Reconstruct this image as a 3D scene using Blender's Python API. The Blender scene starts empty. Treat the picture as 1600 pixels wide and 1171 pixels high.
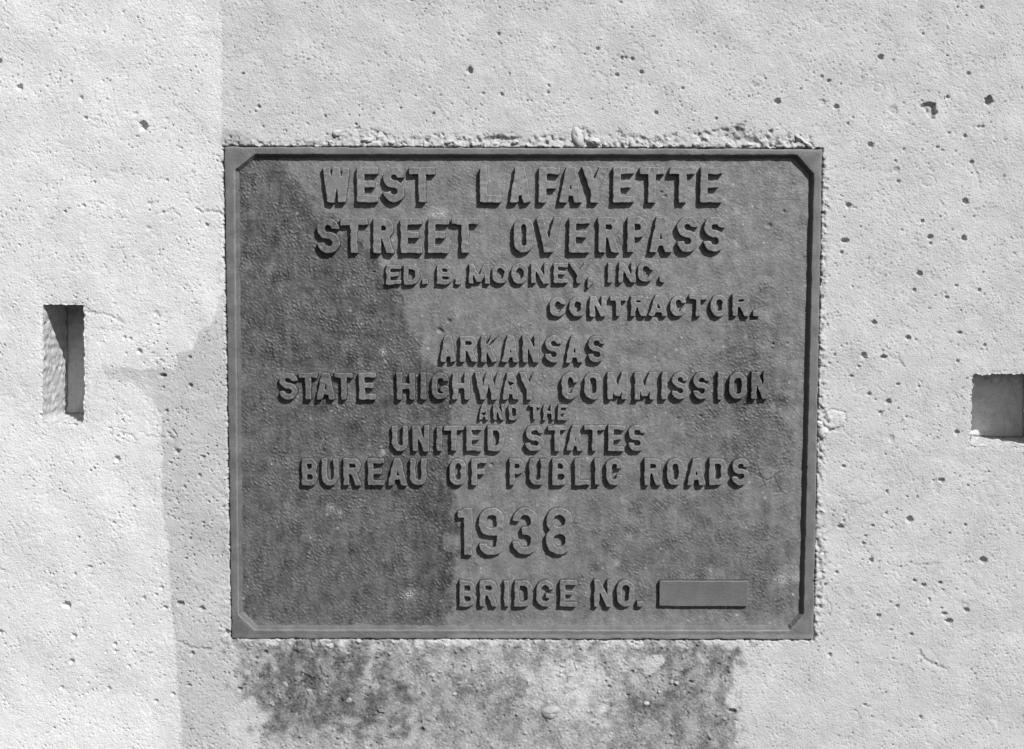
import bpy, math, random
import numpy as np
from mathutils import Vector, Matrix
from mathutils.geometry import delaunay_2d_cdt

random.seed(7); rng = np.random.default_rng(11)
scene = bpy.context.scene
col = scene.collection

# ------------------------------------------------------------------ camera
CAM = dict(x=-0.0067466, d=1.8080840, z=0.1807239, yaw=-0.0037710, pit=-0.0836782, rol=0.0017170)
FPX = 2200.0
BASE_Z = 1.50                      # height of the plaque's centre above the road
def cam_axes():
    yaw, pit, rol = CAM['yaw'], CAM['pit'], CAM['rol']
    f = np.array([math.sin(yaw)*math.cos(pit), math.cos(yaw)*math.cos(pit), math.sin(pit)])
    r = np.cross(f, [0, 0, 1]); r /= np.linalg.norm(r); u = np.cross(r, f)
    return f, r*math.cos(rol)+u*math.sin(rol), -r*math.sin(rol)+u*math.cos(rol)
F_, R_, U_ = cam_axes()
cd = bpy.data.cameras.new('camera'); cam = bpy.data.objects.new('camera', cd); col.objects.link(cam)
cd.sensor_width = 36; cd.lens = FPX/1600*36; cd.clip_start = 0.05; cd.clip_end = 200
m = Matrix(((R_[0], U_[0], -F_[0], CAM['x']), (R_[1], U_[1], -F_[1], -CAM['d']),
            (R_[2], U_[2], -F_[2], CAM['z']+BASE_Z), (0, 0, 0, 1)))
cam.matrix_world = m
scene.camera = cam

# ------------------------------------------------------------------ sky, sun, exposure
SUN = Vector((0.62, -1.0, 0.90)).normalized()       # towards the sun: high, to the right, in front of the wall
elev = math.asin(SUN.z); azim = math.atan2(SUN.x, SUN.y)
w = bpy.data.worlds.new('World'); scene.world = w; w.use_nodes = True
nt = w.node_tree; nt.nodes.clear()
sky = nt.nodes.new('ShaderNodeTexSky'); sky.sky_type = 'NISHITA'; sky.sun_disc = False
sky.sun_elevation = elev; sky.sun_rotation = azim
bw = nt.nodes.new('ShaderNodeRGBToBW')              # black-and-white film
bg = nt.nodes.new('ShaderNodeBackground'); bg.inputs[1].default_value = 0.055
wo = nt.nodes.new('ShaderNodeOutputWorld')
nt.links.new(sky.outputs[0], bw.inputs[0]); nt.links.new(bw.outputs[0], bg.inputs[0]); nt.links.new(bg.outputs[0], wo.inputs[0])
sd = bpy.data.lights.new('sun', 'SUN'); sd.energy = 4.2; sd.angle = math.radians(0.5); sd.color = (1.0, 1.0, 1.0)
so = bpy.data.objects.new('sun', sd); col.objects.link(so); so.location = (2, -3, 5)
so.rotation_euler = SUN.to_track_quat('Z', 'Y').to_euler()
vs = scene.view_settings; vs.view_transform = 'Standard'; vs.look = 'None'; vs.exposure = 0.24; vs.gamma = 1.0

# ------------------------------------------------------------------ helpers
S = 0.76/920.0                     # one unit of drawing = this many metres
def to_plane(x, y):
    """survey sheet coordinates -> metres on the wall plane (X right, Z up, origin at plaque centre)"""
    x = np.asarray(x, float); y = np.asarray(y, float)
    a = (x-800)/FPX; b = -(y-585.5)/FPX
    d = F_[None]+a.reshape(-1, 1)*R_[None]+b.reshape(-1, 1)*U_[None]
    t = CAM['d']/d[:, 1]
    return (CAM['x']+t*d[:, 0]).reshape(x.shape), (CAM['z']+t*d[:, 2]).reshape(x.shape)

def fft_noise(n, lam, seed, aniso=1.0, ang=0.0, bw_=0.5):
    r = np.random.default_rng(seed)
    g = np.fft.fft2(r.standard_normal((n, n)))
    fy = np.fft.fftfreq(n)[:, None]; fx = np.fft.fftfreq(n)[None]
    c, s = math.cos(ang), math.sin(ang)
    u = (fx*c+fy*s)*aniso; v = -fx*s+fy*c
    f = np.sqrt(u*u+v*v)+1e-9
    filt = np.exp(-(np.log(f*lam)**2)/(2*bw_*bw_))
    o = np.fft.ifft2(g*filt).real
    return (o/o.std()).astype(np.float32)
N = 2048
T = {}
def noise(lam, seed, X, Y, **k):
    key = (lam, seed, tuple(sorted(k.items())))
    g = 4 if lam >= 22 else (2 if lam >= 11 else 1)        # coarse waves need only a coarse tile
    n = N//g
    if key not in T: T[key] = fft_noise(n, lam/g, seed, **k)
    t = T[key]; xf = np.mod(X/g, n); yf = np.mod(Y/g, n)
    x0 = np.floor(xf).astype(np.int32); y0 = np.floor(yf).astype(np.int32)
    fx = xf-x0; fy = yf-y0; x0 %= n; y0 %= n; x1 = (x0+1) % n; y1 = (y0+1) % n
    return (t[y0, x0]*(1-fx)+t[y0, x1]*fx)*(1-fy)+(t[y1, x0]*(1-fx)+t[y1, x1]*fx)*fy
def sstep(a, b, x):
    t = np.clip((x-a)/(b-a), 0, 1); return t*t*(3-2*t)
def poly_sd(P, X, Y):
    """signed distance to polygon, negative inside"""
    P = np.array(P, float); d = np.full(X.shape, 1e9); ins = np.zeros(X.shape, bool)
    for i in range(len(P)):
        a = P[i]; b = P[(i+1) % len(P)]; e = b-a
        wx = X-a[0]; wy = Y-a[1]
        t = np.clip((wx*e[0]+wy*e[1])/(e@e+1e-12), 0, 1)
        d = np.minimum(d, (wx-e[0]*t)**2+(wy-e[1]*t)**2)
        if a[1] != b[1]:
            cnd = (a[1] > Y) != (b[1] > Y)
            xi = a[0]+(Y-a[1])*(b[0]-a[0])/(b[1]-a[1])
            ins ^= cnd & (X < xi)
    d = np.sqrt(d); return np.where(ins, -d, d)
def mask(P, X, Y, soft, warp=0, seed=5, lam=30):
    if X.shape[1] > 4:
        A = np.array(P, float); mg = soft+warp*5+3; g1 = X[0]; g2 = Y[:, 0]
        i0, i1 = np.searchsorted(g1, [A[:, 0].min()-mg, A[:, 0].max()+mg]); j0, j1 = np.searchsorted(g2, [A[:, 1].min()-mg, A[:, 1].max()+mg])
        out = np.zeros(X.shape)
        if i1 > i0 and j1 > j0: out[j0:j1, i0:i1] = mask_(P, X[j0:j1, i0:i1], Y[j0:j1, i0:i1], soft, warp, seed, lam)
        return out
    return mask_(P, X, Y, soft, warp, seed, lam)
def mask_(P, X, Y, soft, warp, seed, lam):
    if warp:
        wn = noise(lam, seed, X, Y)*warp+noise(lam/4, seed+1, X, Y)*warp*.35
    else: wn = 0
    return 1-sstep(-soft, soft, poly_sd(P, X, Y)+wn)

def make_obj(name, me, mat, parent=None, label=None):
    o = bpy.data.objects.new(name, me); col.objects.link(o)
    if mat: me.materials.append(mat) if not me.materials else None
    if parent: o.parent = parent
    if label: o['label'] = label
    return o
def mesh_arrays(name, V, Fq, tone=None, smooth=True):
    me = bpy.data.meshes.new(name)
    V = np.ascontiguousarray(V, np.float32); Fq = np.ascontiguousarray(Fq, np.int32)
    k = Fq.shape[1]
    me.vertices.add(len(V)); me.vertices.foreach_set('co', V.ravel())
    me.loops.add(Fq.size); me.loops.foreach_set('vertex_index', Fq.ravel())
    me.polygons.add(len(Fq)); me.polygons.foreach_set('loop_start', np.arange(0, Fq.size, k, dtype=np.int32))
    me.polygons.foreach_set('loop_total', np.full(len(Fq), k, np.int32))
    me.update(calc_edges=True)
    if smooth: me.polygons.foreach_set('use_smooth', np.ones(len(Fq), bool))
    if tone is not None: add_tone(me, tone)
    return me
def add_tone(me, tone):
    a = me.attributes.new('tone', 'FLOAT', 'POINT'); a.data.foreach_set('value', np.ascontiguousarray(tone, np.float32).ravel())

def contours(Fg, x0, y0, st):
    """marching squares, chained loops with the inside (negative) on the left"""
    ny, nx = Fg.shape; seg = {}
    neg = Fg < 0
    code = neg[:-1, :-1]*1+neg[:-1, 1:]*2+neg[1:, 1:]*4+neg[1:, :-1]*8
    tab = {1: [(3, 0)], 2: [(0, 1)], 3: [(3, 1)], 4: [(1, 2)], 5: [(3, 2), (1, 0)], 6: [(0, 2)], 7: [(3, 2)], 8: [(2, 3)], 9: [(2, 0)], 10: [(0, 3), (2, 1)],
           11: [(2, 1)], 12: [(1, 3)], 13: [(1, 0)], 14: [(0, 3)]}
    pts = {}
    def ep(j, i, e):
        if e == 0: k = ('h', j, i); a, b = Fg[j, i], Fg[j, i+1]; p = (i+a/(a-b), j)
        elif e == 2: k = ('h', j+1, i); a, b = Fg[j+1, i], Fg[j+1, i+1]; p = (i+a/(a-b), j+1)
        elif e == 3: k = ('v', j, i); a, b = Fg[j, i], Fg[j+1, i]; p = (i, j+a/(a-b))
        else: k = ('v', j, i+1); a, b = Fg[j, i+1], Fg[j+1, i+1]; p = (i+1, j+a/(a-b))
        pts[k] = (x0+p[0]*st, y0+p[1]*st); return k
    for j, i in np.argwhere((code > 0) & (code < 15)):
        for a, b in tab[int(code[j, i])]: seg[ep(j, i, b)] = ep(j, i, a)
    loops = []
    while seg:
        k0, k = seg.popitem(); lp = [k0]
        while k != k0: lp.append(k); k = seg.pop(k)
        loops.append(np.array([pts[q_] for q_ in lp]))
    return loops
def area(P): x, y = P[:, 0], P[:, 1]; return .5*np.sum(x*np.roll(y, -1)-np.roll(x, -1)*y)
def bil(A, x, y, x0, y0, st):
    fx = np.clip((x-x0)/st, 0, A.shape[1]-1.001); fy = np.clip((y-y0)/st, 0, A.shape[0]-1.001)
    i = fx.astype(int); j = fy.astype(int); fx = fx-i; fy = fy-j
    return (A[j, i]*(1-fx)+A[j, i+1]*fx)*(1-fy)+(A[j+1, i]*(1-fx)+A[j+1, i+1]*fx)*fy

# ------------------------------------------------------------------ materials
def material(name, rough, spec, n1, n2, amp1, amp2, bump, bscale, base=None):
    mt = bpy.data.materials.new(name); mt.use_nodes = True; t = mt.node_tree; L = t.links
    p = t.nodes['Principled BSDF']; p.inputs['Roughness'].default_value = rough
    p.inputs['Specular IOR Level'].default_value = spec
    tc = t.nodes.new('ShaderNodeTexCoord')
    at = t.nodes.new('ShaderNodeAttribute'); at.attribute_name = 'tone'
    def nz(scale, det):
        q = t.nodes.new('ShaderNodeTexNoise'); q.inputs['Scale'].default_value = scale; q.inputs['Detail'].default_value = det
        L.new(tc.outputs['Object'], q.inputs['Vector']); return q
    def math_(op, a, b, c=None):
        q = t.nodes.new('ShaderNodeMath'); q.operation = op
        for i, v in enumerate((a, b) if c is None else (a, b, c)):
            if isinstance(v, (int, float)): q.inputs[i].default_value = v
            else: L.new(v, q.inputs[i])
        return q.outputs[0]
    a = nz(n1, 4); b = nz(n2, 3)
    f1 = math_('MULTIPLY_ADD', a.outputs[0], 2*amp1, 1-amp1)
    f2 = math_('MULTIPLY_ADD', b.outputs[0], 2*amp2, 1-amp2)
    src = at.outputs['Fac'] if base is None else base
    v = math_('MULTIPLY', math_('MULTIPLY', f1, f2), src)
    cb = t.nodes.new('ShaderNodeCombineColor')
    for i in range(3): L.new(v, cb.inputs[i])
    L.new(cb.outputs[0], p.inputs['Base Color'])
    bn = nz(bscale, 5); bp = t.nodes.new('ShaderNodeBump'); bp.inputs['Strength'].default_value = 1.0
    bp.inputs['Distance'].default_value = bump
    L.new(bn.outputs[0], bp.inputs['Height']); L.new(bp.outputs[0], p.inputs['Normal'])
    return mt
M_CONC = material('weathered_concrete', .92, .25, 60, 700, .12, .24, .0011, 480)
M_STONE = material('river_pebble', .75, .3, 90, 600, .15, .15, .0003, 500)
M_METAL = material('weathered_bronze', .52, .5, 60, 560, .26, .34, .0005, 640)

# ------------------------------------------------------------------ concrete wall
def axis(lo, hi, step, ext, g=1.12, mx=14):
    core = list(np.arange(lo, hi, step)); s = step; x = core[-1]; up = []
    while x < hi+ext: s = min(s*g, mx); x += s; up.append(x)
    s = step; x = lo; dn = []
    while x > lo-ext: s = min(s*g, mx); x -= s; dn.append(x)
    return np.array(dn[::-1]+core+up)
gx = axis(-12, 1612, 1.5, 900); gy = axis(-12, 1183, 1.5, 900)
X, Y = np.meshgrid(gx, gy)
PL = [(350, 230), (1284, 233), (1270, 1000), (363, 997)]
sdP = poly_sd(PL, X, Y)
# relief, in drawing units, positive towards the viewer
n150 = noise(170, 1, X, Y); n25 = noise(28, 2, X, Y); n8 = noise(8, 3, X, Y); n5 = noise(4.5, 4, X, Y); n14 = noise(14, 6, X, Y)
rough_map = .42+.45*np.clip(noise(120, 8, X, Y)*.6+.4, 0, 1.4)
Z = n150*.7+n25*.09
Z += n8*.10*rough_map+n5*.18*rough_map+n14*.08*rough_map
pk = noise(5, 9, X, Y)*.75+noise(9, 10, X, Y)*.6
pamp = np.clip(noise(90, 12, X, Y)*.55+.75, 0.15, 1.6)
Z -= np.clip(pk-1.3, 0, 1.2)*2.6*pamp+sstep(1.9, 2.2, pk)*1.2*pamp      # small pocks
Z += np.clip(-pk-1.35, 0, 2)*.8
# smooth laitance skin broken by shallow scabs
sc = noise(60, 14, X, Y)*.8+noise(18, 15, X, Y)*.35
Z -= sstep(.9, .97, sc)*.45
tone = .49+.009*n150+.009*noise(70, 20, X, Y)+.008*n14+.014*n5
tone = tone-.03*np.clip(pk-1.3, 0, 1)

# --- older, paler wash on the left and the greyer drip mark beside the plaque
pale = mask([(-1000, -1000), (346, -1000), (346, 228), (352, 440), (330, 505), (310, 520), (300, 548), (278, 552), (275, 575), (215, 577), (160, 568),
             (164, 590), (205, 598), (232, 618), (252, 648), (254, 700), (254, 800), (262, 850), (268, 950), (274, 1000), (282, 1130), (290, 2300), (-1000, 2300)],
            X, Y, 1.1, 1.5, 31, 22)
tone += .108*pale
tone += .03*mask([(-1000, 640), (250, 650), (200, 800), (-1000, 820)], X, Y, 25, 8, 33)
tone += .10*mask([(-1000, 1092), (160, 1086), (235, 1104), (250, 1160), (300, 2300), (-1000, 2300)], X, Y, 5, 4, 35)  # lower-left patch: overexposed brightness painted into the tone, apart from the wash
drip = mask([(256, 575), (300, 560), (352, 520), (362, 1000), (352, 1180), (284, 1180), (268, 950), (256, 800)], X, Y, 10, 6, 37)
tone -= .045*(1-pale)*mask([(150, 556), (270, 540), (352, 500), (364, 1000), (352, 1300), (240, 1300), (240, 600)], X, Y, 9, 4, 38)
Z += (-n5*.05+np.clip(pk-.9, 0, 2)*-.9)*drip
# --- crumbled mortar along the plaque's edges
top_edge = mask([(352, 214), (430, 226), (500, 216), (560, 200), (640, 214), (730, 212), (850, 214), (890, 200), (960, 205), (1010, 216),
                 (1120, 205), (1150, 194), (1180, 210), (1250, 212), (1285, 226), (1284, 240), (350, 240)], X, Y, 4, 3, 41, 16)
right_edge = mask([(1276, 228), (1292, 250), (1293, 420), (1286, 480), (1288, 560), (1290, 640), (1300, 660), (1286, 690), (1292, 720), (1280, 770),
                   (1288, 820), (1290, 900), (1282, 960), (1280, 1000), (1262, 1000)], X, Y, 3, 3, 43, 14)
low_edge = mask([(350, 985), (352, 1020), (380, 1016), (700, 1012), (1000, 1008), (1270, 1006), (1280, 985)], X, Y, 3, 3, 45, 14)
left_edge = mask([(356, 230), (344, 240), (344, 440), (352, 600), (350, 800), (346, 1000), (372, 1000)], X, Y, 3, 2, 47, 14)
chunk = np.clip(noise(15, 50, X, Y), -1, 1.8)*1.3+np.abs(noise(9, 51, X, Y))*1.0+.8
brk = sstep(-.9, .7, noise(48, 57, X, Y)+.5*noise(20, 58, X, Y))
chunk = chunk+np.clip(noise(24, 59, X, Y), -1, 2)*.8
Z += top_edge*(.25+.75*brk)*(-3.2+chunk*1.0)
Z -= top_edge*brk*sstep(.9, 1.15, noise(13, 48, X, Y))*3.0+right_edge*(-2.2+chunk*1.0)+low_edge*(-1.0+chunk*.45)+left_edge*(-.8+chunk*.3)
tone -= top_edge*.05*sstep(.6, -.6, noise(20, 52, X, Y))+right_edge*.09*sstep(.8, -.6, noise(24, 53, X, Y))
tone -= .12*mask([(346, 200), (372, 204), (402, 222), (402, 236), (346, 236)], X, Y, 8, 3, 54)
tone -= .13*mask([(1128, 202), (1160, 199), (1168, 211), (1190, 224), (1150, 220)], X, Y, 3, 2, 55)
Z -= 2.5*mask([(1128, 202), (1160, 199), (1168, 211), (1190, 224), (1150, 220)], X, Y, 3, 2, 55)
Z -= 3.0*mask([(760, 212), (800, 216), (806, 226), (764, 224)], X, Y, 3, 3, 56)
# --- stained, exposed-aggregate band below the plaque
band = mask([(368, 1000), (1160, 1004), (1152, 1040), (1140, 1070), (1150, 1120), (1180, 1300), (1200, 1700), (440, 1700), (430, 1300), (400, 1120), (374, 1060)], X, Y, 13, 11, 60, 45)
bn = .75*noise(44, 61, X, Y, aniso=1.5, ang=math.pi/2)+.5*noise(24, 62, X, Y)+.4*noise(11, 63, X, Y)+.5*noise(5, 65, X, Y)
st = (.19*sstep(-2.2, 2.2, bn)+.10)*(1-.15*sstep(1040, 1180, Y))
st += .07*(1-sstep(1002, 1030, Y+6*noise(20, 67, X, Y)))*sstep(-1, .8, noise(50, 69, X, Y))
st += .15*mask([(480, 1000), (580, 1000), (640, 1090), (640, 1140), (420, 1140), (400, 1060), (430, 1020)], X, Y, 22, 12, 64)
st += .08*mask([(980, 1004), (1156, 1008), (1146, 1050), (1060, 1056), (1000, 1034)], X, Y, 10, 8, 66)
st += .09*mask([(940, 1070), (1040, 1066), (1148, 1084), (1150, 1180), (960, 1180)], X, Y, 16, 10, 68)
st += .06*mask([(690, 1060), (860, 1090), (880, 1160), (690, 1160)], X, Y, 20, 10, 70)
st -= .12*mask([(560, 1012), (590, 1008), (600, 1060), (570, 1080)], X, Y, 14, 8, 72)
st -= .13*mask([(820, 1050), (930, 1010), (990, 1040), (940, 1130), (830, 1096)], X, Y, 18, 10, 74)
tone -= band*np.clip(st, -.01, .39)
Z += band*(noise(6, 76, X, Y)*.22+np.clip(noise(11, 77, X, Y)+.4*noise(60, 78, X, Y)-1.3, 0, 2)*1.9)
tone += band*np.clip(noise(9, 77, X, Y)-1.0, 0, 1.2)*.10
# pale chipped scar, half of a smooth stone under the frame, loose patch right of the plaque
scar = mask([(998, 1038), (1010, 1028), (1032, 1022), (1040, 1034), (1020, 1052), (1008, 1058)], X, Y, 2.5, 1.2, 80, 12)
tone = tone*(1-scar)+.46*scar; Z += scar*1.5
patch = poly_sd([(1285, 648), (1300, 640), (1320, 645), (1321, 660), (1312, 668), (1294, 674), (1286, 664)], X, Y)
Z -= np.exp(-(patch/1.6)**2)*2.2; Z += (patch < 0)*1.0
for (ax, ay, rr) in ((1451, 283, 9), (1185, 127, 9), (1373, 137, 7), (1507, 948, 4)):
    q = np.hypot((X-ax)/1.2, Y-ay)-rr
    Z -= np.exp(-(q/1.5)**2)*.9

# --- air holes seen in the wall (x, y, rx, ry, depth)
H = []
def hole(x, y, r, ry=None, d=None): H.append((x, y, r, ry or r, d if d is not None else max(r, ry or r)*1.5))
for t in ((224,197,6.5,8),(134,185,3),(326,223,2),(303,257,2),(131,322,3),(102,331,2),(147,285,2.5),(127,153,3),(161,127,2),(111,128,2.5),(311,347,2),(323,352,3),
          (261,282,2.5),(283,232,2),(380,115,2),(195,528,3),(204,530,2.5),(218,549,4),(197,553,2),(217,537,1.6),(229,534,1.6),(232,547,1.6),(209,460,1.6),(179,475,1.6),
          (254,587,5.5,3),(296,559,3),(297,603,3.5),(255,606,2),(224,568,2),(260,643,3),(290,642,2),(277,706,4),(317,715,3),(312,743,3),(183,718,4.6),
          (288,762,3),(258,765,2),(299,680,2),(326,534,2),(105,946,6,5),(116,994,4),(112,1034,4),(180,1007,3),(199,1003,2),(180,1018,2.5),(166,1019,2),(282,943,6,4),
          (316,951,4.5,3.5),(252,919,3),(224,936,3),(258,950,4,2.5),(244,930,2.5),(300,1022,4,3),(296,1071,4,2),(244,1096,3),(170,1077,3),(138,1068,2),(136,1083,2),
          (271,1085,3),(96,1075,3),(375,1077,4,3),(201,1040,2),(207,977,2),(140,886,3,2),(117,898,2.5),(123,840,2),(178,817,3,2),(209,792,3,2),(239,783,2),(318,817,2.5),
          (297,842,2),(331,869,2),(734,110,4.6,6),(404,167,3),(399,174,2),(380,115,1.6),(554,140,1.6),(625,169,2.5),(755,146,2.5),(784,148,3),(688,149,2),(649,150,2),
          (557,195,2),(508,182,2.5),(481,195,2),(576,128,1.6),(671,137,2),(706,163,2),(676,178,2.5),(443,107,2),(411,198,2),(432,168,1.6),(972,91,3),(978,90,2.5),
          (988,92,3),(1002,113,3.5),(964,117,3),(857,134,2.5),(856,145,2.5),(824,158,2),(1112,102,2),(1215,159,5),(1025,177,3),(1119,186,2.5),(1204,206,3.5),
          (978,138,2),(1015,133,2),(1066,138,2.5),(941,171,1.6),(923,155,1.6),(1284,120,2.5),(1295,127,3),(1271,114,2),(1307,167,4.5,4),(1376,90,4.5),(1396,95,2),
          (1514,115,3.2,2.6),(1481,152,3),(1333,184,2),(1325,193,2.5),(1360,227,4.4,4),(1389,222,1.6),(1412,234,2),(1441,235,1.6),(1465,230,3,2),(1472,235,2),
          (1493,237,2),(1508,213,3),(1529,198,2.6),(1535,198,2.6),(1483,208,2.6),(1518,254,3.5),(1518,271,2),(1400,252,2.5),(1404,284,3),(1305,262,1.6),(1326,321,4.6,4),
          (1508,315,4.6),(1441,346,3.2,3),(1409,360,2),(1453,371,4.6,4),(1454,381,2.5),(1320,376,6,4),(1315,395,3),(1345,355,2),(1319,340,2),(1506,372,3.5,5),
          (1469,339,1.6),(1522,338,2),(1545,157,6,8),(1437,428,4.4),(1429,454,3),(1479,465,3),(1477,458,2),(1494,447,3,2),(1452,482,2),(1366,504,4.2,4),(1419,528,4.4,3.6),
          (1431,531,2),(1350,556,4.7),(1381,558,6,3),(1315,541,2),(1296,568,2.2),(1304,555,2,3),(1342,573,2.5),(1331,588,3.2,2.6),(1358,616,3.6,3),(1388,628,4.8,4),
          (1376,645,3.6),(1368,625,2),(1416,652,2),(1406,660,1.6),(1468,666,1.6),(1431,699,1.6),(1495,676,4,3.5),(1471,751,4.5,4),(1458,751,2),(1462,749,1.6),
          (1318,729,3.4,2.8),(1386,769,3),(1384,710,2),(1500,520,4,2.4),(1496,565,3),(1530,454,3),(1538,461,2),(1539,540,3),(1502,621,1.6),(1506,639,1.6),(1436,604,2),
          (1403,601,3.4,2),(1357,405,2),(1332,448,2),(1341,451,1.6),(1421,812,5.4,4.8),(1314,824,5,3.8),(1321,802,2.4),(1319,815,2.4),(1385,803,2.6),(1364,822,2.8),
          (1353,838,2.6),(1349,850,2.8),(1392,857,1.6),(1361,876,3.4,4.4),(1307,895,3),(1290,913,2.6),(1429,908,3.4,2.6),(1444,915,3.6,2.8),(1469,911,3.6,2.8),(1473,922,2),
          (1494,921,1.8),(1508,926,1.8),(1510,954,4.2),(1475,959,4.2,3.2),(1471,951,2),(1483,971,5.8,4.6),(1402,948,3.2),(1424,992,3.4,2),(1297,1024,3.6),(1339,1037,2),
          (1351,1102,3,2),(1537,876,6,5),(1509,821,2.6),(1454,829,1.6),(1373,963,3),(1392,985,2.2),(1355,948,1.6),(1403,935,1.6),(1391,941,1.6),(615,1008,2.2),
          (706,1040,2),(593,1070,2.2),(401,1029,2.5),(415,1019,3),(988,1004,2.2),(906,1016,2.2),(890,1013,1.6),(1033,1014,2.6),(1139,1029,2.2),(1080,1066,3.6,2.8),
          (946,1066,2.5),(952,1074,3,2),(981,1087,3.4,2.4),(988,1050,2.6),(1144,1111,6,4),(929,1045,1.6),(355,989,4,5),(366,997,4,4),(878,1052,1.6),(1035,1057,1.8)):
    hole(*t)
for t in ((212,178,5,3,2),(260,186,4,3,1.5),(247,223,3,2,1.2),(232,357,5,3,1.8),(234,318,4,3,2),(244,490,4,5,2),(1335,325,5,2,2),(1393,686,5,6,2.2),(1285,160,6,5,2),
          (1395,172,7,7,2.0),(1401,266,5,5,2.5),(1373,963,5,4,1),(226,1025,5,2,1.4),(300,270,4,3,1.2),(1452,938,3,4,2.5),(1463,760,6,10,1.6),(1325,926,8,8,1)):
    hole(*t)
r2 = random.Random(5)
for _ in range(420):                         # many more pin holes, also past the edges of the picture
    x = r2.uniform(-900, 2500); y = r2.uniform(-900, 2100)
    if 340 < x < 1292 and 218 < y < 1004: continue
    inside = 0 < x < 1600 and 0 < y < 1171
    if inside and not (x < 95 or x > 1545 or y < 90 or y > 1118): 
        if r2.random() < .35: continue
        hole(x, y, r2.uniform(.9, 1.7))
    else:
        hole(x, y, r2.choice((1.5, 2, 2.5, 3, 3, 4, 5)), d=None)
wob = noise(9, 90, X, Y)
for (hx, hy, rx, ry, dp) in H:
    i0, i1 = np.searchsorted(gx, [hx-rx*1.9-3, hx+rx*1.9+3]); j0, j1 = np.searchsorted(gy, [hy-ry*1.9-3, hy+ry*1.9+3])
    if i1 <= i0 or j1 <= j0: continue
    sl = (slice(j0, j1), slice(i0, i1)); xs = X[sl]; ys = Y[sl]
    q = np.hypot((xs-hx)/rx, (ys-hy)/ry)*(1+.09*wob[sl])
    e = .9/max(rx, ry)
    prof = np.where(q < 1, np.sqrt(np.clip(1-q*q*.85, 0, 1)), 0)*(1-sstep(1-e*.6, 1+e*.6, q))
    Z[sl] -= prof*dp
    tone[sl] -= .05*(q < .95)
# large broken void upper right with a plug of mortar in it
vd = mask([(1438, 165), (1447, 160), (1460, 162), (1463, 176), (1458, 186), (1450, 182), (1446, 172)], X, Y, 1.2, .6, 91, 10)
Z -= vd*8; Z += 4*np.exp(-(((X-1452)/2.5)**2+((Y-170)/4)**2)); tone -= .1*vd
# --- fine cracks
def crack(pts, wd, dp, dark=.10):
    global Z, tone
    P = np.array(pts, float); x0, y0 = P.min(0)-6; x1, y1 = P.max(0)+6
    i0, i1 = np.searchsorted(gx, [x0, x1]); j0, j1 = np.searchsorted(gy, [y0, y1]); sl = (slice(j0, j1), slice(i0, i1))
    d = np.full(X[sl].shape, 1e9)
    wx = X[sl]+noise(12, 95, X[sl], Y[sl])*1.2; wy = Y[sl]+noise(12, 96, X[sl], Y[sl])*1.2
    for a, b in zip(P[:-1], P[1:]):
        e = b-a; t = np.clip(((wx-a[0])*e[0]+(wy-a[1])*e[1])/(e@e), 0, 1)
        d = np.minimum(d, np.hypot(wx-a[0]-e[0]*t, wy-a[1]-e[1]*t))
    g = np.exp(-(d/wd)**2); Z[sl] -= g*dp; tone[sl] -= g*dark
for c in (([(252,333),(270,328),(284,340)],1.2,1.5),([(305,328),(320,332),(332,328),(348,336)],1.3,2.5),([(154,489),(175,495),(191,503)],1.6,1.5),([(136,487),(152,492)],1.6,1.5),
          ([(150,514),(185,517)],1.2,1.0),([(155,182),(165,197)],1.4,1.5),([(262,676),(272,688),(277,680),(270,674)],1.8,3),([(190,676),(205,680),(213,690)],1.3,1.5),([(228,682),(258,684)],1.2,1.2),
          ([(280,1003),(300,1012),(330,1016)],1.4,2.0),([(305,915),(310,927)],1.2,1.5),([(1437,1018),(1444,1030),(1454,1036),(1480,1046)],1.8,2.2),
          ([(1290,672),(1305,673),(1317,667)],1.5,2.5),([(1317,672),(1330,684)],1.2,1),([(1390,556),(1405,562),(1412,574)],1.3,1.3),([(1520,258),(1528,275),(1533,296)],1.1,1.1),
          ([(1376,90),(1360,110),(1346,111),(1348,130)],1.0,.7),([(484,1058),(466,1072)],1.4,2.5),([(500,1044),(502,1056),(512,1058)],1.4,2.5),([(470,1052),(490,1062)],2,2.5),
          ([(938,1038),(952,1058)],1.5,1.4),([(1150,1058),(1172,1050)],1,.8),([(1330,784),(1350,790),(1380,776)],1.2,.8),([(1416,878),(1440,884),(1470,880)],1.2,.8),
          ([(1337,1110),(1344,1120),(1338,1128)],1.4,1.5),([(1320,760),(1342,742)],1,.5),([(1132,1133),(1140,1118),(1150,1112)],1.2,2,.2),
          ([(180,170),(186,186)],1.2,1),([(940,112),(952,132)],1.3,1.0),([(1038,138),(1042,152)],1.6,1.0),([(345,1000),(352,1012),(345,1030)],1.2,1.5),
          ([(1289,935),(1300,950),(1296,962)],1.3,1.2),([(1277,866),(1286,868),(1289,876)],1.8,3)):
    crack(*c)
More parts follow.
